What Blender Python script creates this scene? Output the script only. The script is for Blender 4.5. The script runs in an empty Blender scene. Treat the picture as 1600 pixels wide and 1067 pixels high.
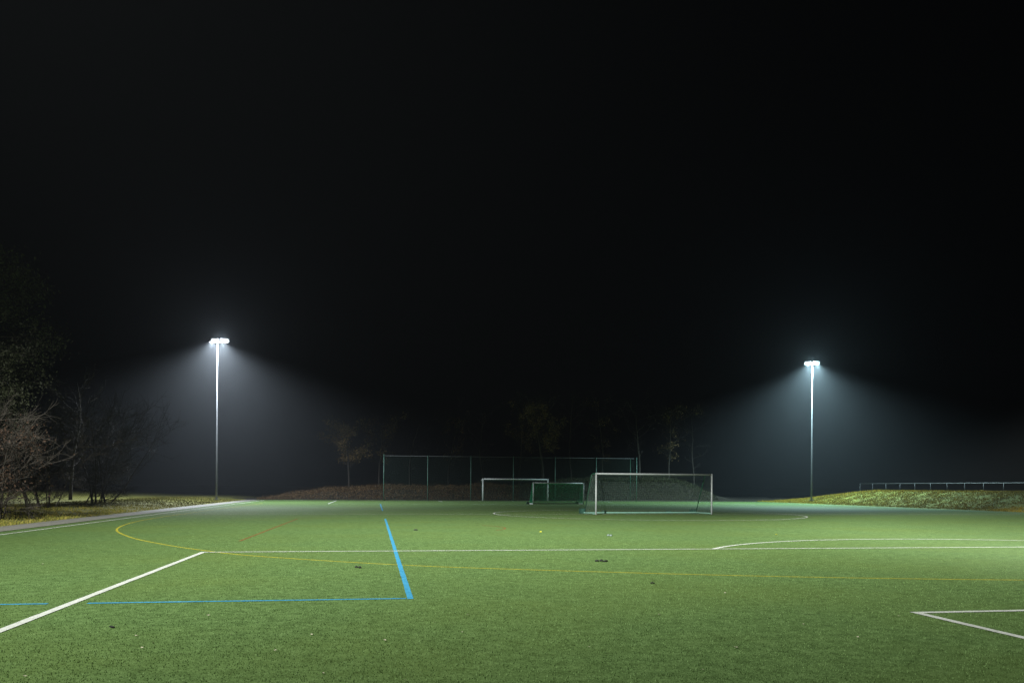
import bpy, math, random
from mathutils import Vector, Matrix, noise

random.seed(7)
R = math.radians
scene = bpy.context.scene

# ---------------------------------------------------------------- camera
CU, CV, CH, YAW, FPX, YH, ROLL = -16.1376, -4.3944, 1.6102, 0.163177, 1306.75, 760.14, 0.0062
cd = bpy.data.cameras.new('camera')
cam = bpy.data.objects.new('camera', cd)
scene.collection.objects.link(cam)
cd.sensor_width = 36.0
cd.lens = FPX / 1600 * 36.0
cd.shift_y = (YH - 533.5) / 1600
cd.clip_start = 0.1
cd.clip_end = 3000
cam.location = (CU, CV, CH)
cam.rotation_mode = 'QUATERNION'
cam.rotation_quaternion = (Matrix.Rotation(-YAW, 3, 'Z') @ Matrix.Rotation(R(90), 3, 'X') @ Matrix.Rotation(ROLL, 3, 'Z')).to_quaternion()
scene.camera = cam

# ---------------------------------------------------------------- night sky
world = bpy.data.worlds.new('World')
scene.world = world
world.use_nodes = True
wb = world.node_tree.nodes['Background']
wb.inputs[0].default_value = (0.25, 0.33, 0.5, 1)
wb.inputs[1].default_value = 0.0008

# ---------------------------------------------------------------- exposure, renderer
scene.view_settings.view_transform = 'Standard'
scene.view_settings.look = 'None'
scene.view_settings.exposure = 0.0
scene.view_settings.gamma = 1.0
scene.cycles.use_denoising = True
scene.cycles.denoiser = 'OPENIMAGEDENOISE'
scene.cycles.denoising_input_passes = 'RGB_ALBEDO_NORMAL'
scene.cycles.denoising_prefilter = 'NONE'
scene.cycles.max_bounces = 4
scene.cycles.diffuse_bounces = 2
scene.cycles.volume_bounces = 0
scene.cycles.sample_clamp_indirect = 1.0

# lamps: watts of each of the two spots on a mast
P_FAR_L, P_FAR_R = 14500, 17000
P_NEAR_L, P_NEAR_R = 3400, 1100
P_HALO = 420
SIGN = 1.0
COL_FAR_L = (0.84, 0.92, 1.0)
COL_FAR_R = (0.64, 0.93, 1.0)
COL_NEAR = (0.98, 1.0, 0.93)
HAZE_DENSITY, HAZE_G = 0.0012, 0.85
HALF_W, LEN = 27.72, 87.9

# ---------------------------------------------------------------- helpers
def link(o):
    scene.collection.objects.link(o)
    return o

class MB:
    def __init__(self):
        self.v = []; self.f = []; self.mi = []
    def face(self, pts):
        n = len(self.v)
        self.v.extend(tuple(p) for p in pts)
        self.f.append(tuple(range(n, n + len(pts))))
    def box(self, c, s, M=None):
        n = len(self.v)
        for dx in (-.5, .5):
            for dy in (-.5, .5):
                for dz in (-.5, .5):
                    p = Vector((dx * s[0], dy * s[1], dz * s[2]))
                    if M is not None: p = M @ p
                    self.v.append(tuple(p + Vector(c)))
        for q in ((0, 1, 3, 2), (4, 6, 7, 5), (0, 4, 5, 1), (2, 3, 7, 6), (0, 2, 6, 4), (1, 5, 7, 3)):
            self.f.append(tuple(n + i for i in q))
    def tube(self, pts, radii, sides=6, cap=True):
        pts = [Vector(p) for p in pts]
        if not isinstance(radii, (list, tuple)): radii = [radii] * len(pts)
        n0 = len(self.v)
        ref = None
        for i, p in enumerate(pts):
            d = pts[min(i + 1, len(pts) - 1)] - pts[max(i - 1, 0)]
            if d.length < 1e-9: d = Vector((0, 0, 1))
            d.normalize()
            if ref is None:
                ref = Vector((0, 0, 1)) if abs(d.z) < .9 else Vector((1, 0, 0))
            a = d.cross(ref)
            if a.length < 1e-4:
                ref = Vector((1, 0, 0)) if abs(d.x) < .8 else Vector((0, 1, 0)); a = d.cross(ref)
            a.normalize(); b = d.cross(a)
            for k in range(sides):
                t = 2 * math.pi * (k + .5) / sides
                self.v.append(tuple(p + (a * math.cos(t) + b * math.sin(t)) * radii[i]))
        for i in range(len(pts) - 1):
            for k in range(sides):
                k2 = (k + 1) % sides
                self.f.append((n0 + i * sides + k, n0 + i * sides + k2, n0 + (i + 1) * sides + k2, n0 + (i + 1) * sides + k))
        if cap and sides > 2:
            self.f.append(tuple(n0 + k for k in reversed(range(sides))))
            m = n0 + (len(pts) - 1) * sides
            self.f.append(tuple(m + k for k in range(sides)))
    def build(self, name, mat, parent=None, smooth=False):
        me = bpy.data.meshes.new(name)
        me.from_pydata(self.v, [], self.f)
        me.materials.append(mat)
        if smooth:
            me.polygons.foreach_set('use_smooth', [True] * len(me.polygons))
        me.update()
        o = link(bpy.data.objects.new(name, me))
        if parent: o.parent = parent
        return o

def tag(o, label=None, cat=None, group=None, kind=None):
    if label: o['label'] = label
    if cat: o['category'] = cat
    if group: o['group'] = group
    if kind: o['kind'] = kind
    return o

def thing(name, loc, label, cat, group=None, rz=0.0):
    o = link(bpy.data.objects.new(name, None))
    o.empty_display_size = .3
    o.location = loc; o.rotation_euler = (0, 0, rz)
    return tag(o, label, cat, group)

def copy_tree(o, parent=None):
    c = o.copy(); link(c)
    if parent: c.parent = parent
    for ch in list(o.children): copy_tree(ch, c)
    return c

def ground_at(px, py, z=0.0):
    """the place on the ground seen at a pixel of the 1600 px photograph"""
    a, b = px - 800, py - YH
    c, s = math.cos(ROLL), math.sin(ROLL)
    x = c * a + s * b; y = -s * a + c * b
    Z = FPX * (CH - z) / y
    X = x * Z / FPX
    return Vector((CU + X * math.cos(YAW) + Z * math.sin(YAW), CV - X * math.sin(YAW) + Z * math.cos(YAW), z))

# ---------------------------------------------------------------- materials
def mat_new(name):
    m = bpy.data.materials.new(name); m.use_nodes = True
    return m, m.node_tree.nodes, m.node_tree.links, m.node_tree.nodes['Principled BSDF']

def ramp(N, L, fac, stops):
    r = N.new('ShaderNodeValToRGB')
    while len(r.color_ramp.elements) < len(stops): r.color_ramp.elements.new(.5)
    for e, (p, c) in zip(r.color_ramp.elements, stops):
        e.position = p; e.color = (*c, 1)
    L.new(fac, r.inputs[0])
    return r.outputs[0]

def noise_node(N, L, vec, scale, detail=3, rough=.6):
    n = N.new('ShaderNodeTexNoise')
    n.inputs['Scale'].default_value = scale; n.inputs['Detail'].default_value = detail
    n.inputs['Roughness'].default_value = rough
    L.new(vec, n.inputs['Vector'])
    return n.outputs['Fac']

def mix(N, L, fac, a, b, mode='MIX'):
    m = N.new('ShaderNodeMix'); m.data_type = 'RGBA'; m.blend_type = mode
    for sock, val in ((m.inputs[0], fac), (m.inputs[6], a), (m.inputs[7], b)):
        if isinstance(val, (int, float)): sock.default_value = val
        elif isinstance(val, tuple): sock.default_value = (*val, 1)
        else: L.new(val, sock)
    return m.outputs[2]

def plain(name, col, rough=.5, metal=0.0, var=.25, scale=6.0, bump=0.0, bscale=40):
    m, N, L, b = mat_new(name)
    tc = N.new('ShaderNodeTexCoord').outputs['Object']
    n = noise_node(N, L, tc, scale, 4)
    lo = tuple(c * (1 - var) for c in col); hi = tuple(min(1, c * (1 + var)) for c in col)
    L.new(ramp(N, L, n, [(.3, lo), (.7, hi)]), b.inputs['Base Color'])
    b.inputs['Roughness'].default_value = rough; b.inputs['Metallic'].default_value = metal
    if bump:
        bp = N.new('ShaderNodeBump'); bp.inputs['Strength'].default_value = bump; bp.inputs['Distance'].default_value = .01
        L.new(noise_node(N, L, tc, bscale, 4), bp.inputs['Height']); L.new(bp.outputs[0], b.inputs['Normal'])
    return m

def turf_like(name, lo, mid, hi, contrast=1.0, patch=True):
    """short synthetic pile: grain from centimetres to metres, worn and brushed patches"""
    m, N, L, b = mat_new(name)
    tc = N.new('ShaderNodeTexCoord').outputs['Object']
    fine = noise_node(N, L, tc, 30, 6, .85)
    clump = noise_node(N, L, tc, 5, 7, .85)
    a = N.new('ShaderNodeMath'); a.operation = 'ADD'; L.new(fine, a.inputs[0]); L.new(clump, a.inputs[1])
    h = N.new('ShaderNodeMath'); h.operation = 'MULTIPLY'; L.new(a.outputs[0], h.inputs[0]); h.inputs[1].default_value = .5
    w = .105 / contrast
    col = ramp(N, L, h.outputs[0], [(.5 - w, lo), (.5, mid), (.5 + w, hi)])
    if patch:
        big = noise_node(N, L, tc, .22, 4, .55)
        col = mix(N, L, ramp(N, L, big, [(.42, (0, 0, 0)), (.66, (.4, .4, .4))]), col,
                  tuple(x * y for x, y in zip(mid, (1.18, .98, .75))))
        med = noise_node(N, L, tc, 1.1, 4, .6)
        col = mix(N, L, 1.0, col, ramp(N, L, med, [(.3, (.93, .94, .93)), (.7, (1.06, 1.06, 1.05))]), 'MULTIPLY')
    L.new(col, b.inputs['Base Color'])
    b.inputs['Roughness'].default_value = .85
    b.inputs['Specular IOR Level'].default_value = .08
    bp = N.new('ShaderNodeBump'); bp.inputs['Strength'].default_value = .6; bp.inputs['Distance'].default_value = .02
    L.new(h.outputs[0], bp.inputs['Height']); L.new(bp.outputs[0], b.inputs['Normal'])
    return m

M_turf = turf_like('turf', (.036, .062, .018), (.090, .154, .049), (.165, .255, .095))
M_white_line = turf_like('white_turf', (.34, .36, .32), (.52, .54, .50), (.70, .72, .69), 1.0, False)
M_blue_line = turf_like('blue_turf', (.03, .16, .27), (.045, .26, .44), (.09, .36, .57), 1.0, False)
M_yellow_line = turf_like('yellow_turf', (.20, .18, .02), (.36, .33, .035), (.50, .46, .07), 1.0, False)
M_red_line = turf_like('red_turf', (.11, .06, .02), (.18, .085, .03), (.24, .11, .04), 1.0, False)
M_ground = plain('soil', (.035, .032, .018), .95, 0, .4, .6, .6, 6)
M_verge = plain('verge_grass_base', (.16, .16, .028), .95, 0, .35, 1.6, .6, 8)
M_bank = plain('bank_grass_base', (.16, .18, .022), .95, 0, .35, .9, .6, 5)
M_embank = plain('embankment_soil', (.025, .021, .011), .95, 0, .4, .9, .6, 5)
M_conc = plain('path_concrete', (.22, .215, .19), .85, 0, .2, 3, .3, 60)
M_galv = plain('galvanised_steel', (.11, .118, .122), .5, .2, .15, 5, .05)
M_alu = plain('white_aluminium', (.78, .79, .78), .4, 0, .06, 3)
M_green_paint = plain('green_paint', (.02, .11, .065), .5, 0, .2, 5)
M_green_bar = plain('pale_green_bar', (.15, .28, .23), .45, 0, .15, 4)
M_dark_rubber = plain('dark_rubber', (.012, .013, .013), .7)
M_net_white = plain('pale_net', (.10, .15, .125), .8)
M_alu_grey = plain('grey_white_aluminium', (.31, .33, .335), .45, 0, .1, 3)
M_rail = plain('dull_rail_steel', (.07, .075, .078), .5, .1, .15, 4)
M_net_green = plain('green_net', (.03, .45, .22), .8)
M_wire = plain('green_wire', (.06, .12, .10), .5)
M_post = plain('fence_post_green', (.10, .21, .17), .45, 0, .2, 3)
M_head = plain('lamp_housing', (.18, .19, .20), .5, .4)
M_bark = plain('bark', (.035, .029, .023), .9, 0, .35, 5, .8, 20)
M_twig = plain('twig', (.034, .028, .022), .9, 0, .3, 2)
M_rust_leaf = plain('rust_leaf', (.045, .022, .010), .8, 0, .5, 2)
M_brown_leaf = plain('brown_leaf', (.17, .108, .036), .8, 0, .5, 1.5)
M_olive_leaf = plain('olive_leaf', (.075, .07, .03), .75, 0, .5, 1.5)
M_ever_leaf = plain('evergreen_leaf', (.022, .026, .009), .7, 0, .5, 1.0)
M_pale_leaf = plain('pale_leaf', (.42, .40, .29), .7, 0, .1, 20)
M_yellow_leaf = plain('yellow_leaf', (.65, .58, .04), .6, 0, .1, 20)
M_black = plain('black_scrap', (.006, .007, .006), .8, 0, .3, 20)
M_grey_scrap = plain('grey_scrap', (.09, .12, .11), .5, 0, .3, 12)

def grass_mat(name, a, b_, c):
    m, N, L, b = mat_new(name)
    g = N.new('ShaderNodeNewGeometry')
    tc = N.new('ShaderNodeTexCoord').outputs['Object']
    col = ramp(N, L, g.outputs['Random Per Island'], [(.0, a), (.5, b_), (1.0, c)])
    col = mix(N, L, 1.0, col, ramp(N, L, noise_node(N, L, tc, .7, 3), [(.3, (.85, .87, .85)), (.7, (1.12, 1.1, 1.08))]), 'MULTIPLY')
    L.new(col, b.inputs['Base Color']); b.inputs['Roughness'].default_value = .7
    b.inputs['Specular IOR Level'].default_value = .2
    return m
M_grass_bank = grass_mat('bank_grass', (.24, .19, .012), (.42, .30, .018), (.52, .39, .045))
M_grass_verge = grass_mat('verge_grass', (.10, .115, .018), (.19, .18, .03), (.28, .22, .06))
M_scrub_brown = grass_mat('scrub_brown', (.06, .032, .014), (.12, .07, .03), (.18, .12, .055))
M_scrub_green = grass_mat('scrub_green', (.020, .030, .010), (.048, .056, .022), (.095, .09, .042))

def emit(name, col, s):
    m, N, L, b = mat_new(name)
    N.remove(b)
    e = N.new('ShaderNodeEmission'); e.inputs[0].default_value = (*col, 1); e.inputs[1].default_value = s
    L.new(e.outputs[0], N['Material Output'].inputs[0])
    m.cycles.emission_sampling = 'NONE'
    return m
M_lens_l = emit('lamp_glass_neutral', COL_FAR_L, 4)
M_lens_r = emit('lamp_glass_cool', COL_FAR_R, 4)

# ---------------------------------------------------------------- ground and pitch
def sheet(name, x0, x1, y0, y1, nx, ny, zf, mat, kind='structure'):
    mb = MB()
    for j in range(ny + 1):
        for i in range(nx + 1):
            x = x0 + (x1 - x0) * i / nx; y = y0 + (y1 - y0) * j / ny
            mb.v.append((x, y, zf(x, y)))
    for j in range(ny):
        for i in range(nx):
            k = j * (nx + 1) + i
            mb.f.append((k, k + 1, k + nx + 2, k + nx + 1))
    o = mb.build(name, mat, smooth=True)
    if kind: o['kind'] = kind
    return o

def sstep(a, b, x):
    t = max(0.0, min(1.0, (x - a) / (b - a))); return t * t * (3 - 2 * t)

sheet('ground', -900, 900, -600, 1500, 2, 2, lambda x, y: -.06, M_ground)
PITCH_R = 29.6
pitch = sheet('pitch', -28.45, PITCH_R, -9, 90.6, 2, 4, lambda x, y: 0.0, M_turf)
sheet('path', -29.85, -28.45, -9, 90.6, 1, 4, lambda x, y: .012, M_conc)

def verge_z(x, y):
    d = -29.85 - x
    return .008 + .28 * sstep(0, 5, d) + .5 * sstep(6, 25, d) + .05 * noise.noise(Vector((x * .5, y * .5, 0))) * sstep(0, 1.5, d)
sheet('verge', -29.85, -75, -12, 112, 60, 130, verge_z, M_verge)

def bank_z(x, y):
    d = x - PITCH_R
    e = 1 - sstep(74, 96, y)
    z = (1.42 * sstep(0.2, 6.2, d) - .35 * sstep(6.5, 11, d)) * (.05 + .95 * e)
    return -.004 + .03 * sstep(0, .4, d) + z + (.05 * noise.noise(Vector((x * .9, y * .6, 3))) + .03 * noise.noise(Vector((x * 2.3, y * 1.7, 8)))) * sstep(.1, 1.5, d)
sheet('bank', PITCH_R, 80, -12, 112, 100, 200, bank_z, M_bank)

def emb_h(x):
    return 1.35 * sstep(-30, -17, x) + .35 * sstep(-10, -2, x) + .95 * sstep(2, 9, x) - 2.4 * sstep(20, 28, x)
def emb_z(x, y):
    d = y - 90.6
    return -.004 + .03 * sstep(0, .3, d) + emb_h(x) * sstep(.3, 3.2, d) * .86 + (.12 * noise.noise(Vector((x * .8, y * .8, 1))) + .25 * noise.noise(Vector((x * .25, y * .3, 5)))) * sstep(.3, 2, d)
sheet('embankment', -32, 38, 90.6, 150, 120, 80, emb_z, M_embank)

def strip(mb, pts, w, z, closed=False, sub=.4, jit=.004, dash=None):
    """painted or inlaid line: a strip of width w along pts"""
    P = [Vector((p[0], p[1], 0)) for p in pts]
    if closed: P.append(P[0])
    n = len(P)
    left, right = [], []
    for i in range(n):
        if closed: a = P[(i - 1) % (n - 1)]; b = P[(i + 1) % (n - 1)]
        else: a = P[max(i - 1, 0)]; b = P[min(i + 1, n - 1)]
        d0 = (P[i] - a); d1 = (b - P[i])
        if d0.length < 1e-6: d0 = d1
        if d1.length < 1e-6: d1 = d0
        d0.normalize(); d1.normalize()
        t = (d0 + d1).normalized(); nrm = Vector((-t.y, t.x, 0))
        k = w / 2 / max(.3, nrm.dot(Vector((-d0.y, d0.x, 0))))
        left.append(P[i] + nrm * k); right.append(P[i] - nrm * k)
    for i in range(n - 1):
        m = max(1, int((P[i + 1] - P[i]).length / sub))
        base = len(mb.v)
        for j in range(m + 1):
            t = j / m
            l = left[i].lerp(left[i + 1], t); r = right[i].lerp(right[i + 1], t)
            d = (l - r).normalized()
            ja = random.uniform(-jit, jit) if 0 < j < m else 0
            jb = random.uniform(-jit, jit) if 0 < j < m else 0
            l = l + d * ja; r = r + d * jb
            mb.v.append((l.x, l.y, z)); mb.v.append((r.x, r.y, z))
        for j in range(m):
            q = base + 2 * j
            mb.f.append((q, q + 1, q + 3, q + 2))

def arc(cx, cy, r, a0, a1, n=48):
    return [(cx + r * math.cos(a0 + (a1 - a0) * i / n), cy + r * math.sin(a0 + (a1 - a0) * i / n)) for i in range(n + 1)]

W = .115
mb = MB()
z = .007
h = W / 2
strip(mb, [(-HALF_W, 0), (HALF_W, 0), (HALF_W, LEN), (-HALF_W, LEN)], W, z, True)
strip(mb, [(-HALF_W + h, LEN / 2), (HALF_W - h, LEN / 2)], W, z)
strip(mb, arc(0, LEN / 2, 9.15, 0, 2 * math.pi, 128)[:-1], W, z + .0015, True)
for s, y0 in ((1, 0), (-1, LEN)):
    strip(mb, [(-20.16, y0 + s * h), (-20.16, y0 + s * 16.5), (20.16, y0 + s * 16.5), (20.16, y0 + s * h)], W, z)
    strip(mb, [(-9.16, y0 + s * h), (-9.16, y0 + s * 5.5), (9.16, y0 + s * 5.5), (9.16, y0 + s * h)], W, z)
    a = math.asin(5.56 / 9.15)
    strip(mb, arc(0, y0 + s * 11, 9.15, s * a, s * (math.pi - a)), W, z)
mb.build('white_line', M_white_line, pitch)
mb = MB()
for a, b in (((-15.62, 7.60), (-15.60, 37.0)), ((-15.60, 50.5), (-15.60, 71.5)),
             ((-15.62 - h, 7.66), (-19.95, 7.68)), ((-20.45, 7.69), (-24, 7.72))):
    strip(mb, [a, b], .088 if abs(a[0] - b[0]) < .1 else .085, .005)
mb.build('blue_line', M_blue_line, pitch)
mb = MB()
ctrl = [(12, 9.2), (6, 8.25), (0, 8.15), (-4.68, 8.86), (-9.01, 9.96), (-13.47, 11.72), (-15.93, 13.04), (-18.79, 15.3), (-20.2, 17.0),
        (-21.7, 19.3), (-23.4, 22.5), (-25.1, 27.0), (-26.05, 31.8), (-26.45, 36.5), (-26.52, 43), (-26.45, 51), (-26.2, 60), (-25.9, 72.6)]
def catmull(c, n=8):
    out = []
    for i in range(len(c) - 1):
        p = [Vector((*c[max(0, min(len(c) - 1, i + k))], 0)) for k in (-1, 0, 1, 2)]
        for j in range(n):
            t = j / n
            q = .5 * (2 * p[1] + (p[2] - p[0]) * t + (2 * p[0] - 5 * p[1] + 4 * p[2] - p[3]) * t * t + (3 * p[1] - p[0] - 3 * p[2] + p[3]) * t ** 3)
            out.append((q.x, q.y))
    out.append(c[-1]); return out
strip(mb, catmull(ctrl), .075, .003)
mb.build('yellow_line', M_yellow_line, pitch)
mb = MB()
strip(mb, [(-19.95, 20.6), (-19.78, 37.0)], .07, .003)
strip(mb, catmull([(-11.7, 30.2), (-11.25, 29.0), (-11.1, 28.0), (-11.25, 27.0), (-11.7, 26.1)]), .07, .003)
mb.build('red_line', M_red_line, pitch)

# ---------------------------------------------------------------- floodlight masts
def mast(x, y, z, hgt, off, lens, label, spots, rot=0.0, halo=False):
    """tapered pole, flange, crossarm, two tilted lamp heads"""
    t = thing('floodlight_mast', (x, y, z), label, 'floodlight', 'floodlight masts round the pitch', rot)
    m = MB(); m.tube([(0, 0, .06), (0, 0, 1.2), (0, 0, hgt)], [.10, .095, .034], 12); m.build('pole', M_galv, t, True)
    m = MB(); m.box((0, 0, .03), (.5, .5, .06))
    for sx in (-.18, .18):
        for sy in (-.18, .18): m.tube([(sx, sy, .061), (sx, sy, .12)], .025, 6)
    m.build('base_plate', M_conc, t)
    m = MB(); m.box((0, -.135, .9), (.12, .02, .4)); m.build('access_door', M_galv, t)
    m = MB(); m.box((0, 0, hgt + .05), (1.5, .10, .098)); m.build('crossarm', M_galv, t)
    for sx in (-1, 1):
        c = Vector((sx * .47 + off, 0, hgt + .22 + sx * .025))
        tilt = R(34)
        # head faces local -Y (towards the camera side / pitch), tilted down
        Mx = Matrix.Rotation(tilt, 3, 'X')
        hm = MB(); hm.box(c, (.72, .16, .44), Mx)
        for k in range(7):
            hm.box(c + Mx @ Vector((-.27 + .09 * k, .13, 0)), (.014, .10, .40), Mx)
        hd = hm.build('lamp_head', M_head, t)
        lm = MB()
        rings = []
        for q_, (sc_, dp_) in enumerate(((1, -.082), (.97, -.115), (.8, -.15), (.45, -.172))):
            ring = []
            for w_ in range(20):
                t_ = 2 * math.pi * w_ / 20; cx_, sx_ = math.cos(t_), math.sin(t_)
                px_ = math.copysign(abs(cx_) ** .7, cx_) * .33 * sc_; pz_ = math.copysign(abs(sx_) ** .7, sx_) * .19 * sc_
                ring.append(c + Mx @ Vector((px_, dp_, pz_)))
            rings.append(ring)
        for q_ in range(3):
            for w_ in range(20):
                lm.face([rings[q_][w_], rings[q_][(w_ + 1) % 20], rings[q_ + 1][(w_ + 1) % 20], rings[q_ + 1][w_]])
        lm.face(rings[3])
        lm.build('lamp_glass', lens, hd)
        bm_ = MB(); bm_.box((sx * .46 + off, 0, hgt + .11), (.06, .12, .06)); bm_.build('bracket', M_galv, hd)
    for i, (dx, pw, col, d, size, blend) in enumerate(spots):
        # an asymmetric pitch luminaire: sharp cut-off above, strongest forward and outward
        ld = bpy.data.lights.new('lamp_light', 'SPOT')
        ld.energy = pw; ld.color = col; ld.spot_size = R(size); ld.spot_blend = blend
        ld.shadow_soft_size = .18
        ld.cycles.use_multiple_importance_sampling = False
        ld.use_nodes = True
        N, L = ld.node_tree.nodes, ld.node_tree.links
        em = N['Emission']
        sp = N.new('ShaderNodeSeparateXYZ'); L.new(N.new('ShaderNodeTexCoord').outputs['Normal'], sp.inputs[0])
        def mth(op, *args):
            n_ = N.new('ShaderNodeMath'); n_.operation = op
            for q_, v_ in enumerate(args):
                if isinstance(v_, (int, float)): n_.inputs[q_].default_value = v_
                else: L.new(v_, n_.inputs[q_])
            return n_.outputs[0]
        cz = mth('MAXIMUM', mth('ABSOLUTE', sp.outputs[2]), .2)
        fwd = mth('ADD', mth('MULTIPLY', sp.outputs[0], d[0] * SIGN), mth('MULTIPLY', sp.outputs[1], d[1] * SIGN))
        side = mth('POWER', mth('MAXIMUM', mth('ADD', 1.0, mth('MULTIPLY', fwd, d[3])), .03), 1.5)
        if len(d) > 4:   # narrow in azimuth, aimed across the pitch and away from the trees
            hz_ = mth('SQRT', mth('MAXIMUM', mth('SUBTRACT', 1.0, mth('MULTIPLY', sp.outputs[2], sp.outputs[2])), .0004))
            side = mth('MULTIPLY', mth('POWER', mth('MAXIMUM', mth('DIVIDE', fwd, hz_), .05), d[4]), d[3])
        L.new(mth('MULTIPLY', mth('POWER', cz, -d[2]), side), em.inputs[1])
        lo = link(bpy.data.objects.new('lamp_light', ld))
        lo.parent = t
        lo.location = (dx, -.30, hgt + .02)
        lo.rotation_euler = (0, 0, -rot)
    if halo:   # added point light that makes a soft halo round the lamp heads
        ld = bpy.data.lights.new('halo_light', 'POINT')
        ld.energy = P_HALO; ld.color = spots[0][2]; ld.shadow_soft_size = .1
        lo = link(bpy.data.objects.new('halo_light', ld)); lo.parent = t
        lo.location = (off, -.42, hgt + .2)
    return t

LM = (-31.0, 79.0); RM = (31.3, 81.0)
# per lamp: offset on the arm, watts, colour, (forward x, forward y, outward gain, front/back ratio), cone, blend
mast(LM[0], LM[1], .17, 15.0, .24, M_lens_l,
     'grey steel floodlight pole with white light standing beside the path on the left',
     [(k, P_FAR_L, COL_FAR_L, (.6, -.8, .3, .6), 149, .45) for k in (-.5, .5)], R(8), True)
mast(RM[0], RM[1], .28, 14.9, -.06, M_lens_r,
     'grey steel floodlight pole with bluish light at the end of the grass bank',
     [(k, P_FAR_R, COL_FAR_R, (-.6, -.8, .3, .6), 148, .45) for k in (-.5, .5)], R(-14), True)
mast(-31, -7, .10, 20.0, .0, M_lens_l,
     'floodlight pole by the left touchline nearest the camera, outside the picture',
     [(k, P_NEAR_L, COL_NEAR, (.545, .84, 3.7, 3.6, 6.0), 152, .36) for k in (-.5, .5)], R(180))
mast(32.5, 15, .75, 13.4, .0, M_lens_r,
     'floodlight pole on the bank by the right touchline, outside the picture',
     [(k, P_NEAR_R, COL_NEAR, (-.98, -.17, 3.8, 1.2), 141, .14) for k in (-.5, .5)], R(180))

# ---------------------------------------------------------------- goals
def net_panel(mb, p00, p10, p01, p11, step, r, sag=0.0, sagdir=Vector((0, 0, 0)), sides=3):
    p00, p10, p01, p11 = (Vector(p) for p in (p00, p10, p01, p11))
    def P(s, t):
        p = p00.lerp(p10, s).lerp(p01.lerp(p11, s), t)
        return p + sagdir * sag * 16 * s * (1 - s) * t * (1 - t)
    nu = max(1, round(max((p10 - p00).length, (p11 - p01).length) / step)); nv = max(1, round(max((p01 - p00).length, (p11 - p10).length) / step))
    for i in range(nu + 1):
        mb.tube([P(i / nu, j / 8) for j in range(9)], r, sides, False)
    for j in range(nv + 1):
        mb.tube([P(i / 14, j / nv) for i in range(15)], r, sides, False)

def goal(name, loc, rz, w, hgt, d_top, d_bot, label, cat, post_r, m_post, m_frame, m_net, step, netr, bar_mat, weights, oval=True, group=None):
    """mouth faces local -Y; posts at x = +-w/2"""
    t = thing(name, loc, label, cat, group, rz)
    for s in (-1, 1):
        m = MB(); m.tube([(s * (w / 2), 0, 0), (s * (w / 2), 0, hgt)], post_r, 10); m.build('post', m_post, t, True)
    m = MB(); m.tube([(-w / 2 + post_r, 0, hgt - post_r), (w / 2 - post_r, 0, hgt - post_r)], post_r * .98, 10)
    m.build('crossbar', m_post, t, True)
    for s in (-1, 1):
        x = s * (w / 2 - .02)
        m = MB(); m.tube([(x, post_r, hgt - post_r), (x, d_top * .8, hgt - post_r - .0), (x, d_top, hgt - post_r - .08), (x, d_bot, .09)], .025, 8)
        m.build('stay', m_frame, t, True)
        m = MB(); m.box((x, (d_bot + post_r) / 2 + .02, .055), (.06, d_bot - post_r, .07)); m.build('side_rail', bar_mat, t)
    m = MB(); m.box((0, d_bot, .055), (w + .10, .085, .075)); m.build('ground_bar', bar_mat, t)
    m = MB()
    hb = hgt - post_r - .04
    net_panel(m, (-w / 2, d_top, hb), (w / 2, d_top, hb), (-w / 2, d_bot - .05, .1), (w / 2, d_bot - .05, .1), step, netr, .12, Vector((0, 1, -.3)))
    net_panel(m, (-w / 2, .03, hb), (w / 2, .03, hb), (-w / 2, d_top, hb), (w / 2, d_top, hb), step, netr, .05, Vector((0, 0, -1)))
    for s in (-1, 1):
        net_panel(m, (s * w / 2, .03, hb), (s * w / 2, d_top, hb), (s * w / 2, .03, .1), (s * w / 2, d_bot - .05, .1), step, netr, .05, Vector((s, 0, 0)))
    m.build('net', m_net, t)
    for (x, y, sx, sy, sz) in weights:
        m = MB(); m.box((x, y, sz / 2 + .002), (sx, sy, sz))
        m.tube([(x - sx * .3, y, sz), (x - sx * .3, y, sz + .05), (x + sx * .3, y, sz + .05), (x + sx * .3, y, sz)], .015, 6)
        m.build('counterweight', M_dark_green, t)
    return t
M_dark_green = plain('dark_green_paint', (.012, .05, .035), .5, 0, .2, 6)

g = goal('football_goal', (.35, 43.35, .012), R(5.2), 7.44, 2.44, .85, 2.0,
     'large white portable football goal with fine green net standing in the centre circle', 'goal', .05, M_alu_grey, M_green_paint, M_net_white, .12, .0020, M_green_bar,
     [(-3.8, 2.15, .34, .3, .30), (3.55, 2.15, .30, .3, .22), (-2.4, 2.13, .3, .18, .14), (1.9, 2.13, .3, .18, .14)])
goal('small_goal', (.62, 70.9, .012), R(9), 4.95, 2.0, .35, 1.1,
     'small youth goal with dense green net between the big goal and the far goal', 'goal', .05, M_alu, M_green_bar, M_net_green,   .07, .008, M_alu,
     [(-2.6, 1.2, .2, .2, .2), (2.3, 1.2, .2, .2, .2)])
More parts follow.
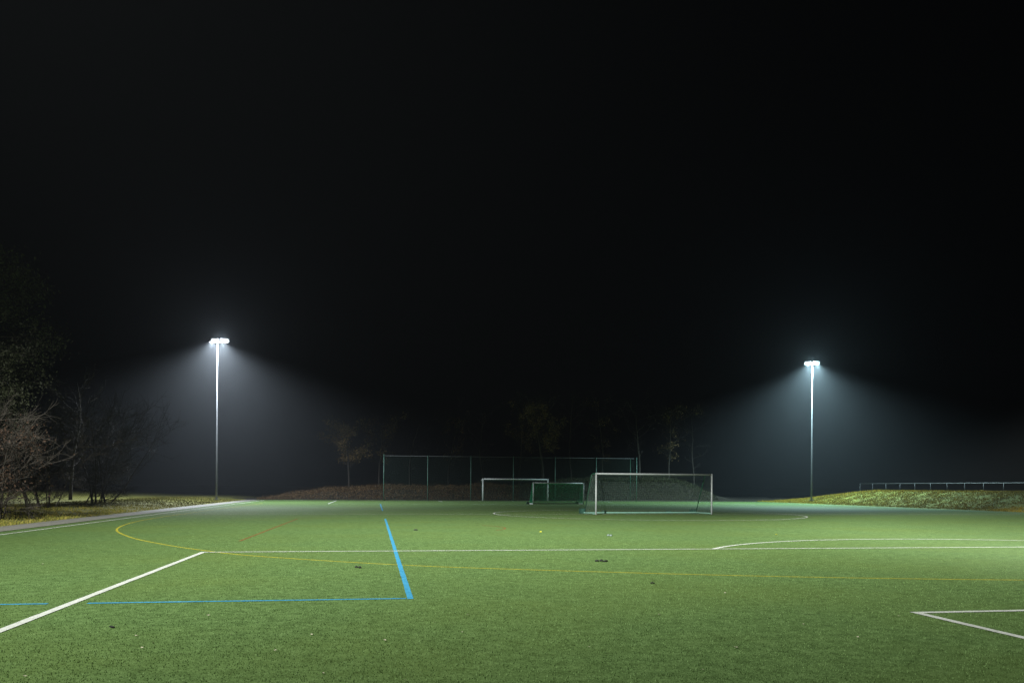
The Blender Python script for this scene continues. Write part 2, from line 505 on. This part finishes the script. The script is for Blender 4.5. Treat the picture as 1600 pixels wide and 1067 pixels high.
# far goal on the goal line
t = thing('football_goal', (-.55, LEN - .05, .012), 'plain white football goal with thin posts standing just before the mesh fence', 'goal')
GW = 7.35
for s in (-1, 1):
    m = MB(); m.tube([(s * GW / 2, 0, -.01), (s * GW / 2, 0, 2.5)], .075, 10); m.build('post', M_alu, t, True)
    m = MB(); m.tube([(s * GW / 2, .06, 2.40), (s * (GW / 2 + .12), .55, 2.33), (s * (GW / 2 + .12), .60, 2.20)], .03, 6); m.build('net_bracket', M_alu, t, True)
    m = MB(); m.tube([(s * (GW / 2 - .1), 1.6, -.01), (s * (GW / 2 - .1), 1.6, 2.2)], .03, 6); m.build('net_pole', M_green_paint, t, True)
m = MB(); m.tube([(-GW / 2 + .075, 0, 2.43), (GW / 2 - .075, 0, 2.43)], .068, 10); m.build('crossbar', M_alu, t, True)
m = MB()
net_panel(m, (-GW / 2, 1.55, 2.15), (GW / 2, 1.55, 2.15), (-GW / 2, 1.7, .05), (GW / 2, 1.7, .05), .13, .0018, .1, Vector((0, 1, 0)))
net_panel(m, (-GW / 2, .08, 2.35), (GW / 2, .08, 2.35), (-GW / 2, 1.55, 2.15), (GW / 2, 1.55, 2.15), .13, .0018)
for s in (-1, 1): net_panel(m, (s * GW / 2, .08, 2.35), (s * GW / 2, 1.55, 2.15), (s * GW / 2, .08, .05), (s * GW / 2, 1.7, .05), .13, .0018)
m.build('net', M_wire, t)

# ---------------------------------------------------------------- ball-stop fence
FX0, FX1, FY, FH = -15.1, 14.0, 89.4, 5.0
t = thing('ball_stop_fence', (0, FY, 0), 'tall green wire mesh fence with seven posts behind the far goal', 'fence')
n = 6
for i in range(n + 1):
    x = FX0 + (FX1 - FX0) * i / n
    m = MB(); m.tube([(x, 0, -.05), (x, 0, FH + (.10 if i in (0, n) else .03))], .042, 8); m.tube([(x, 0, FH + (.10 if i in (0, n) else .03)), (x, 0, FH + .02 + (.10 if i in (0, n) else .03))], .05, 8)
    m.build('post', M_post, t, True)
for x in (FX0, FX1 - .35):
    m = MB(); m.tube([(x + .0, 1.3, -.05), (x, 1.3, FH)], .035, 8); m.build('brace_post', M_green_paint, t, True)
    m = MB(); m.tube([(x, .06, FH - .05), (x, 1.27, FH - .05)], .025, 6); m.build('rail', M_post, t, True)
m = MB(); m.tube([(FX0, .05, FH - .04), (FX1 - .3, .05, FH - .04)], .026, 6); m.build('rail', M_galv, t, True)
m = MB()
st = .16
L_ = FX1 - FX0; H_ = FH - .08
k = -H_
while k < L_:
    for sgn in (0, 1):
        a0 = max(k, 0); b0 = min(k + H_, L_)
        if b0 - a0 > .05:
            za, zb = (a0 - k, b0 - k)
            if sgn: za, zb = H_ - za, H_ - zb
            m.tube([(FX0 + a0, .045 + .004 * sgn, za + .03), (FX0 + b0, .045 + .004 * sgn, zb + .03)], .0024, 3, False)
    k += st
m.build('wire_mesh', M_wire, t)

# ---------------------------------------------------------------- railing on the bank
RX = 39.6
t = thing('railing', (RX, 75, 0), 'long grey metal tube railing along the top of the grass bank', 'railing')
t['label'] = 'long grey metal tube railing along the top of the grass bank'
ys = [50 + 2.5 * i for i in range(15)]
for y in ys:
    zb = bank_z(RX, y)
    m = MB(); m.tube([(0, y - 75, zb - .1), (0, y - 75, 2.2)], .03, 8); m.build('post', M_rail, t, True)
m = MB(); m.tube([(0, y - 75, 2.22) for y in ys], .034, 8); m.build('rail', M_rail, t, True)

# ---------------------------------------------------------------- grass, scrub
def blades(name, mat, n, sampler, hmin, hmax, w, label, cat):
    mb = MB()
    for i in range(n):
        x, y, zz = sampler()
        hh = random.uniform(hmin, hmax); a = random.uniform(0, 6.283)
        dx, dy = math.cos(a) * w * .5, math.sin(a) * w * .5
        lx, ly = random.gauss(0, .45) * hh, random.gauss(0, .45) * hh
        q = len(mb.v)
        mb.v += [(x - dx, y - dy, zz - .02), (x + dx, y + dy, zz - .02), (x + lx * .4 + dx * .6, y + ly * .4 + dy * .6, zz + hh * .6), (x + lx, y + ly, zz + hh)]
        mb.f += [(q, q + 1, q + 2), (q, q + 2, q + 3)]
    o = mb.build(name, mat)
    return tag(o, label, cat, kind='stuff')

def s_bank():
    while True:
        x = PITCH_R + .15 + random.random() ** 1.0 * 10; y = random.uniform(45, 98)
        if noise.noise(Vector((x * .8, y * .6, 4))) + .85 > random.random(): return x, y, bank_z(x, y)
blades('bank_grass', M_grass_bank, 110000, s_bank, .04, .13, .035, 'rough yellow-green grass growing on the bank by the right touchline', 'grass')
def s_verge():
    while True:
        y = 22 + 66 * random.random() ** 1.3; x = -29.9 - random.random() * 8
        if noise.noise(Vector((x * .7, y * .7, 9))) + .8 > random.random(): return x, y, verge_z(x, y)
blades('verge_grass', M_grass_verge, 45000, s_verge, .03, .12, .03, 'short patchy grass growing on the verge beside the left path', 'grass')

def scrub(name, mat, n, x0, x1, label):
    mb = MB()
    for i in range(n):
        x = random.uniform(x0, x1); d = random.random() ** .8 * 5
        y = 90.9 + d
        edge = min(1, (x - x0) / 3, (x1 - x) / 3)
        clump = .5 + .5 * noise.noise(Vector((x * .9, y * .8, 2)))
        hh = random.random() ** 1.4 * (.25 + .75 * clump) * max(.15, edge)
        zz = emb_z(x, y) + hh * .8
        s = random.uniform(.03, .085)
        a = Vector((random.gauss(0, 1), random.gauss(0, 1), random.gauss(0, 1))).normalized()
        b = a.cross(Vector((random.gauss(0, 1), random.gauss(0, 1), random.gauss(0, 1)))).normalized()
        c = Vector((x, y, zz))
        mb.face([c - a * s, c - b * s * .45, c + a * s, c + b * s * .45])
        if i % 9 == 0:
            tip = c + Vector((random.gauss(0, .2), random.gauss(0, .2) - .08, .12 + random.random() * .3))
            mb.tube([(x, y, emb_z(x, y) - .02), c, tip], [.010, .007, .003], 3, False)
    o = mb.build(name, mat)
    return tag(o, label, 'undergrowth', kind='stuff')
scrub('brown_scrub', M_scrub_brown, 30000, -29, 1, 'dry reddish brown undergrowth covering the low embankment behind the fence')
scrub('green_scrub', M_scrub_green, 34000, -1, 25, 'grey-green leafy scrub covering the higher embankment behind the big goal')

# ---------------------------------------------------------------- trees
def rvec(): return Vector((random.gauss(0, 1), random.gauss(0, 1), random.gauss(0, 1)))

def tree(name, x, y, zz, hgt, spread, label, cat='tree', stems=1, limbs=12, br=6, tw=5, trunk_r=.16, bare_to=.25, leaves=None, nleaf=0, leaf_s=.06,
         leaf_mat=None, leaf_zone=(0, 1), group=None, droop=0.0, seed=0, tw_len=1.0):
    random.seed(seed * 101 + 5)
    t = thing(name, (x, y, zz), label, cat, group)
    mt, mc = MB(), MB()
    tips = []
    def walk(p, d, length, r0, r1, nseg, wob, up):
        pts = [p.copy()]; rr = [r0]
        d = d.normalized()
        for i in range(nseg):
            d = (d + rvec() * wob + Vector((0, 0, up))).normalized()
            p = p + d * (length / nseg)
            pts.append(p.copy()); rr.append(r0 + (r1 - r0) * (i + 1) / nseg)
        return pts, rr
    for s in range(stems):
        a = random.uniform(0, 6.283)
        base = Vector((0, 0, -.1)) if stems == 1 else Vector((math.cos(a) * spread * .35 * random.random(), math.sin(a) * spread * .35 * random.random(), -.1))
        lean = rvec() * (.04 if stems == 1 else .28); lean.z = 1
        hs = hgt * (1 if stems == 1 else random.uniform(.6, 1))
        pts, rr = walk(base, lean, hs * .9, trunk_r * (1 if stems == 1 else random.uniform(.4, 1)), .018, 9, .07, .05)
        mt.tube(pts, rr, 7)
        nl = limbs
        for k in range(nl):
            f = bare_to + (1 - bare_to) * (k + random.random()) / nl
            f = min(f, .99)
            i = min(int(f * 9), 8); q = pts[i].lerp(pts[i + 1], f * 9 - i); r_here = rr[i] * .5
            a = k * 2.4 + random.random()
            sh = math.sin(math.pi * min(1, .22 + .78 * (1 - (f - bare_to) / (1 - bare_to + 1e-6)))) * .65 + .35
            length = spread * random.uniform(.6, 1.1) * sh
            d = Vector((math.cos(a), math.sin(a), random.uniform(.15, .8) - droop))
            lp, lr = walk(q, d, length, max(.012, r_here * .7), .008, 6, .14, .05 - droop * .1)
            mt.tube(lp, lr, 5, False)
            for b in range(br):
                g = random.uniform(.25, 1.0); i2 = min(int(g * 6), 5); q2 = lp[i2].lerp(lp[i2 + 1], g * 6 - i2)
                d2 = ((lp[i2 + 1] - lp[i2]).normalized() + rvec() * .55 + Vector((0, 0, .15 - droop * .4)))
                bp_, brr = walk(q2, d2, length * random.uniform(.3, .6), .010, .005, 4, .16, .04 - droop * .12)
                mc.tube(bp_, brr, 3, False)
                for c in range(tw):
                    g2 = random.uniform(.2, 1.0); i3 = min(int(g2 * 4), 3); q3 = bp_[i3].lerp(bp_[i3 + 1], g2 * 4 - i3)
                    d3 = (bp_[i3 + 1] - bp_[i3]).normalized() + rvec() * .6
                    tp, tr = walk(q3, d3, random.uniform(.25, .7) * tw_len, .006, .0028, 3, .18, .02 - droop * .1)
                    mc.tube(tp, tr, 3, False)
                    tips.extend(tp[1:])
    trunk = mt.build('trunk', M_bark, t, True)
    mc.build('crown', M_twig, t)
    if nleaf:
        ml = MB()
        zs = [p.z for p in tips]; z0, z1 = min(zs), max(zs)
        cand = [p for p in tips if leaf_zone[0] <= (p.z - z0) / (z1 - z0) <= leaf_zone[1]]
        # leaves hang in clusters
        seeds_ = [random.choice(cand) for _ in range(max(12, nleaf // 45))]
        for i in range(nleaf):
            c = random.choice(seeds_) + rvec() * .28 if random.random() < .75 else random.choice(cand) + rvec() * .08
            s = leaf_s * random.uniform(.6, 1.4)
            a = rvec().normalized(); b = a.cross(rvec()).normalized()
            ml.face([c - a * s, c - b * s * .5, c + a * s, c + b * s * .5])
        ml.build('leaves', leaf_mat, t)
    return t

def tree_at(px, dist, **kw):
    X = (px - 800) / FPX * dist
    x = CU + X * math.cos(YAW) + dist * math.sin(YAW); y = CV - X * math.sin(YAW) + dist * math.cos(YAW)
    if y > 90.6: zz = emb_z(x, y) if -32 < x < 38 else 0
    elif x < -29.85: zz = verge_z(x, y)
    else: zz = bank_z(x, y) if x > PITCH_R else 0
    return tree(x=x, y=y, zz=zz, **kw)

# left edge of the pitch
tree_at(-8, 39, name='evergreen_tree', hgt=13.2, spread=2.3, label='tall dark leafy tree rising above the shrubs at the left edge of the picture', limbs=34, br=6, tw=4,
        trunk_r=.24, bare_to=.35, nleaf=24000, leaf_s=.065, leaf_mat=M_ever_leaf, seed=1, droop=.3)
tree_at(-5, 35, name='shrub', hgt=5.2, spread=2.3, label='bare shrub with rusty dead leaves at the left edge under the tall dark tree', cat='shrub', stems=6, limbs=12, br=6, tw=5,
        trunk_r=.06, bare_to=.08, nleaf=2600, leaf_s=.05, leaf_mat=M_rust_leaf, leaf_zone=(.2, .75), seed=2)
tree_at(62, 46, name='shrub', hgt=6.2, spread=2.8, label='tangled dark bare shrub between the rusty shrub and the wide twiggy one', cat='shrub', stems=8, limbs=11, br=6, tw=6,
        trunk_r=.06, bare_to=.06, seed=3, nleaf=500, leaf_s=.045, leaf_mat=M_olive_leaf)
tree_at(150, 58, name='shrub', hgt=8.2, spread=3.4, label='wide bare twiggy shrub with pale branches reaching toward the left floodlight', cat='shrub', stems=9, limbs=14, br=7, tw=6,
        trunk_r=.07, bare_to=.05, seed=4, nleaf=900, leaf_s=.05, leaf_mat=M_rust_leaf, leaf_zone=(.05, .6), tw_len=1.3)
tree_at(110, 66, name='bare_tree', hgt=10.5, spread=3.2, label='bare tree standing behind the wide twiggy shrub on the left', limbs=18, br=7, tw=5, trunk_r=.15, bare_to=.12, seed=5)
# unseen tree, added on the verge to shade the shrubs from the near lamps
tree(x=-34.9, y=25, zz=verge_z(-34.9, 25), name='evergreen_tree', hgt=9.6, spread=2.3, label='evergreen tree added out of view on the left verge to shade the shrubs',
     limbs=40, br=6, tw=4, trunk_r=.2, bare_to=.1, nleaf=26000, leaf_s=.06, leaf_mat=M_ever_leaf, seed=20, droop=.3)
# behind the fence
tree_at(545, 101, name='oak_tree', hgt=9.5, spread=3.2, label='small tree with brown withered leaves left of the mesh fence', limbs=15, br=6, tw=5, trunk_r=.14, bare_to=.28, seed=6,
        nleaf=4200, leaf_s=.10, leaf_mat=M_brown_leaf, leaf_zone=(.1, .7))
tree_at(640, 106, name='bare_tree', hgt=10, spread=2.8, label='thin bare tree behind the left half of the mesh fence', limbs=15, br=5, tw=5, trunk_r=.13, bare_to=.25, seed=7)
tree_at(755, 107, name='bare_tree', hgt=11, spread=2.8, label='thin bare tree behind the far goal, left of the broad tree', limbs=14, br=5, tw=5, trunk_r=.14, bare_to=.3, seed=8)
tree_at(848, 100, name='oak_tree', hgt=11.5, spread=4.0, label='broad bare tree with pale lit lower branches behind the far goal', limbs=18, br=7, tw=6, trunk_r=.20, bare_to=.38, seed=9,
        nleaf=3600, leaf_s=.085, leaf_mat=M_brown_leaf, leaf_zone=(0, .7))
tree_at(893, 106, name='bare_tree', hgt=12, spread=2.4, label='slender tall bare tree right beside the broad tree behind the fence', limbs=14, br=5, tw=5, trunk_r=.13, bare_to=.4, seed=10)
tree_at(1000, 103, name='bare_tree', hgt=11, spread=3.4, label='bare tree behind the right end of the mesh fence', limbs=16, br=6, tw=5, trunk_r=.16, bare_to=.3, seed=11)
tree_at(1085, 108, name='bare_tree', hgt=11.5, spread=3.0, label='dim bare tree beyond the right post of the big goal', limbs=15, br=5, tw=5, trunk_r=.14, bare_to=.3, seed=12)

for k_, (px, dd, hh_, lf, lab) in enumerate(((592, 103, 10.5, 1500, 'bare tree with a few brown leaves just left of the fence end post'),
                                      (700, 108, 12, 900, 'tall bare tree behind the second and third fence panels'),
                                      (812, 109, 12.5, 0, 'bare tree between the far goal and the broad brown-leaved tree'),
                                      (940, 108, 12, 700, 'bare tree behind the left post of the big goal'),
                                      (1045, 106, 10.5, 900, 'bare tree behind the right half of the big goal'))):
    tree_at(px, dd, name='bare_tree', hgt=hh_, spread=3.0, label=lab, limbs=16, br=6, tw=5, trunk_r=.15, bare_to=.28, seed=40 + k_,
            nleaf=lf, leaf_s=.085, leaf_mat=M_brown_leaf, leaf_zone=(0, .8))

# ---------------------------------------------------------------- standing pile of the turf nearest the camera
import numpy as np
rg = np.random.default_rng(5)
n = 1500000
bx = rg.uniform(-34, 14, n); by = rg.uniform(.5, 24, n)
dist = np.hypot(bx - CU, by - CV)
keep = (rg.random(n) < np.clip((9.0 / dist) ** 1.7, 0, 1) * np.clip((29 - dist) / 14, 0, 1)) & (bx > -28.4)
def seg_d(ax, ay, bx_, by_):
    vx, vy = bx_ - ax, by_ - ay
    t = np.clip(((bx - ax) * vx + (by - ay) * vy) / (vx * vx + vy * vy), 0, 1)
    return np.hypot(bx - ax - t * vx, by - ay - t * vy)
for (p, q, w_) in [((-20.16, 0), (-20.16, 16.5), .11), ((-20.16, 16.5), (20.16, 16.5), .11), ((-9.16, 0), (-9.16, 5.5), .11), ((-9.16, 5.5), (9.16, 5.5), .11),
                   ((-15.62, 7.6), (-15.6, 37), .10), ((-15.62, 7.66), (-19.95, 7.68), .085), ((-20.45, 7.69), (-24, 7.72), .085), ((-HALF_W, 0), (-HALF_W, 30), .11)]:
    keep &= seg_d(*p, *q) > w_ / 2
yl = catmull(ctrl)
near = keep & (dist < 34)
for i in range(0, len(yl) - 1, 2):
    p, q = yl[i], yl[min(i + 2, len(yl) - 1)]
    if p[1] < 26: keep &= seg_d(*p, *q) > .036
ra = np.hypot(bx, by - 11)
keep &= ~((np.abs(ra - 9.15) < .058) & (by > 16.5))
bx, by = bx[keep], by[keep]; n = len(bx)
an = rg.uniform(0, 6.283, n); wd = rg.uniform(.003, .0065, n); hh = rg.uniform(.008, .018, n)
ln = rg.normal(0, .5, n) * hh; la = rg.uniform(0, 6.283, n)
V = np.empty((n, 3, 3))
V[:, 0] = np.stack([bx - np.cos(an) * wd, by - np.sin(an) * wd, np.full(n, -.002)], 1)
V[:, 1] = np.stack([bx + np.cos(an) * wd, by + np.sin(an) * wd, np.full(n, -.002)], 1)
V[:, 2] = np.stack([bx + np.cos(la) * ln, by + np.sin(la) * ln, hh], 1)
me = bpy.data.meshes.new('turf_pile')
me.vertices.add(3 * n); me.vertices.foreach_set('co', V.ravel())
me.loops.add(3 * n); me.loops.foreach_set('vertex_index', np.arange(3 * n, dtype=np.int32))
me.polygons.add(n); me.polygons.foreach_set('loop_start', np.arange(0, 3 * n, 3, dtype=np.int32))
me.update(calc_edges=True)
me.materials.append(grass_mat('turf_fibre', (.072, .120, .036), (.112, .188, .060), (.165, .262, .095)))
tag(link(bpy.data.objects.new('turf_pile', me)), 'short green synthetic turf fibres standing on the near part of the pitch', 'turf', kind='stuff')

# ---------------------------------------------------------------- small things on the turf
random.seed(31)
def leaf_mesh(mat, size):
    mb = MB(); n = 7
    top = []; 
    for i in range(n + 1):
        t = i / n; wd = math.sin(math.pi * min(.98, t * .96 + .02)) ** .8 * .38 * size
        x = (t - .5) * size; zc = .012 * size / .05 * (2 * t - 1) ** 2 * .6
        top.append(((x, wd, zc + .007), (x, 0, zc + .002), (x, -wd, zc + .009)))
    for i in range(n):
        for k in (0, 1):
            mb.face([top[i][k], top[i][k + 1], top[i + 1][k + 1], top[i + 1][k]])
    for i in range(n):
        for k in (0, 1):
            mb.face([Vector(p) - Vector((0, 0, .0015)) for p in (top[i][k], top[i + 1][k], top[i + 1][k + 1], top[i][k + 1])])
    return mb
first = None
spots = [(487, 991), (430, 1016), (505, 1051), (213, 993), (239, 1004), (222, 1012), (325, 961), (362, 991), (39, 1056), (66, 881), (1098, 1046), (1133, 926), (1150, 1011),
         (1277, 931), (1404, 962), (1340, 995), (679, 972), (732, 961), (722, 987), (633, 1062), (1030, 960), (1256, 975), (920, 1010), (601, 1000)]
for i, (px, py) in enumerate(spots):
    p = ground_at(px, py, .012)
    d = (p - Vector((CU, CV, 0))).length
    if first is None:
        first = o = leaf_mesh(M_pale_leaf, .05).build('fallen_leaf', M_pale_leaf)
    else:
        o = first.copy(); link(o)
    o.location = p; o.rotation_euler = (random.uniform(-.2, .2), random.uniform(-.2, .2), random.uniform(0, 6.28))
    s = random.uniform(.5, 1.0) * (.75 if d < 10 else 1); o.scale = (s, s, s)
    tag(o, 'small pale dry leaf lying flat on the near turf', 'leaf', 'pale dry leaves scattered on the near turf')
for px, py, s, lab in ((845, 831, .11, 'yellow fallen leaf on the turf below the small goal, beyond the long white line'),
                       (1213, 835, .10, 'yellow fallen leaf on the turf beside the penalty arc')):
    o = leaf_mesh(M_yellow_leaf, s).build('fallen_leaf', M_yellow_leaf)
    o.location = ground_at(px, py, .012); o.rotation_euler = (.15, .1, random.uniform(0, 6))
    tag(o, lab, 'leaf')
def scrap(px, py, length, wd, th, label, mat, bits, cat='scrap', name='scrap'):
    mb = MB()
    for k in range(bits):
        x0 = -length / 2 + length * k / bits; x1 = x0 + length / bits * random.uniform(.75, 1.1)
        pts = [(x0, random.gauss(0, .02), th * .5), ((x0 + x1) / 2, random.gauss(0, .02), th * random.uniform(.5, 1.2)), (x1, random.gauss(0, .02), th * .45)]
        mb.tube(pts, [wd * .5, wd * random.uniform(.6, .8), wd * .4], 6)
    o = mb.build(name, mat, smooth=True)
    o.location = ground_at(px, py, .006); o.rotation_euler = (0, 0, -YAW + random.uniform(-.15, .25))
    return tag(o, label, cat)
scrap(175, 980, .075, .02, .02, 'small black scrap on the near turf right of the thick white line', M_black, 1)
scrap(560, 887, .13, .03, .03, 'black two-piece scrap lying just below the yellow line left of the blue corner', M_black, 2)
scrap(940, 877, .28, .032, .03, 'long black strip lying below the long white line in the middle of the pitch', M_black, 3)
scrap(650, 828, .17, .03, .022, 'dark flat scrap beyond the white line right of the blue line', M_black, 1)
scrap(953, 837, .18, .06, .025, 'crumpled grey scrap beyond the white line right of the yellow leaf', M_grey_scrap, 2)
scrap(1020, 911.5, .08, .02, .02, 'tiny black scrap just below the yellow line on the right', M_black, 1)

# ---------------------------------------------------------------- haze
mb = MB()
mb.box((0, 80, 19), (400, 260, 41))
hz, N, L, b = mat_new('night_haze')
N.remove(b)
pv = N.new('ShaderNodeVolumePrincipled')
pv.inputs['Color'].default_value = (.84, .92, 1, 1)
pv.inputs['Density'].default_value = HAZE_DENSITY
pv.inputs['Anisotropy'].default_value = HAZE_G
pv.inputs['Density Attribute'].default_value = ''
hz.cycles.volume_sampling = 'EQUIANGULAR'
hz.cycles.homogeneous_volume = True
L.new(pv.outputs[0], N['Material Output'].inputs['Volume'])
o = mb.build('haze', hz)
o['kind'] = 'stuff'
tag(o, 'thin pale night haze glowing round the floodlights', 'haze')
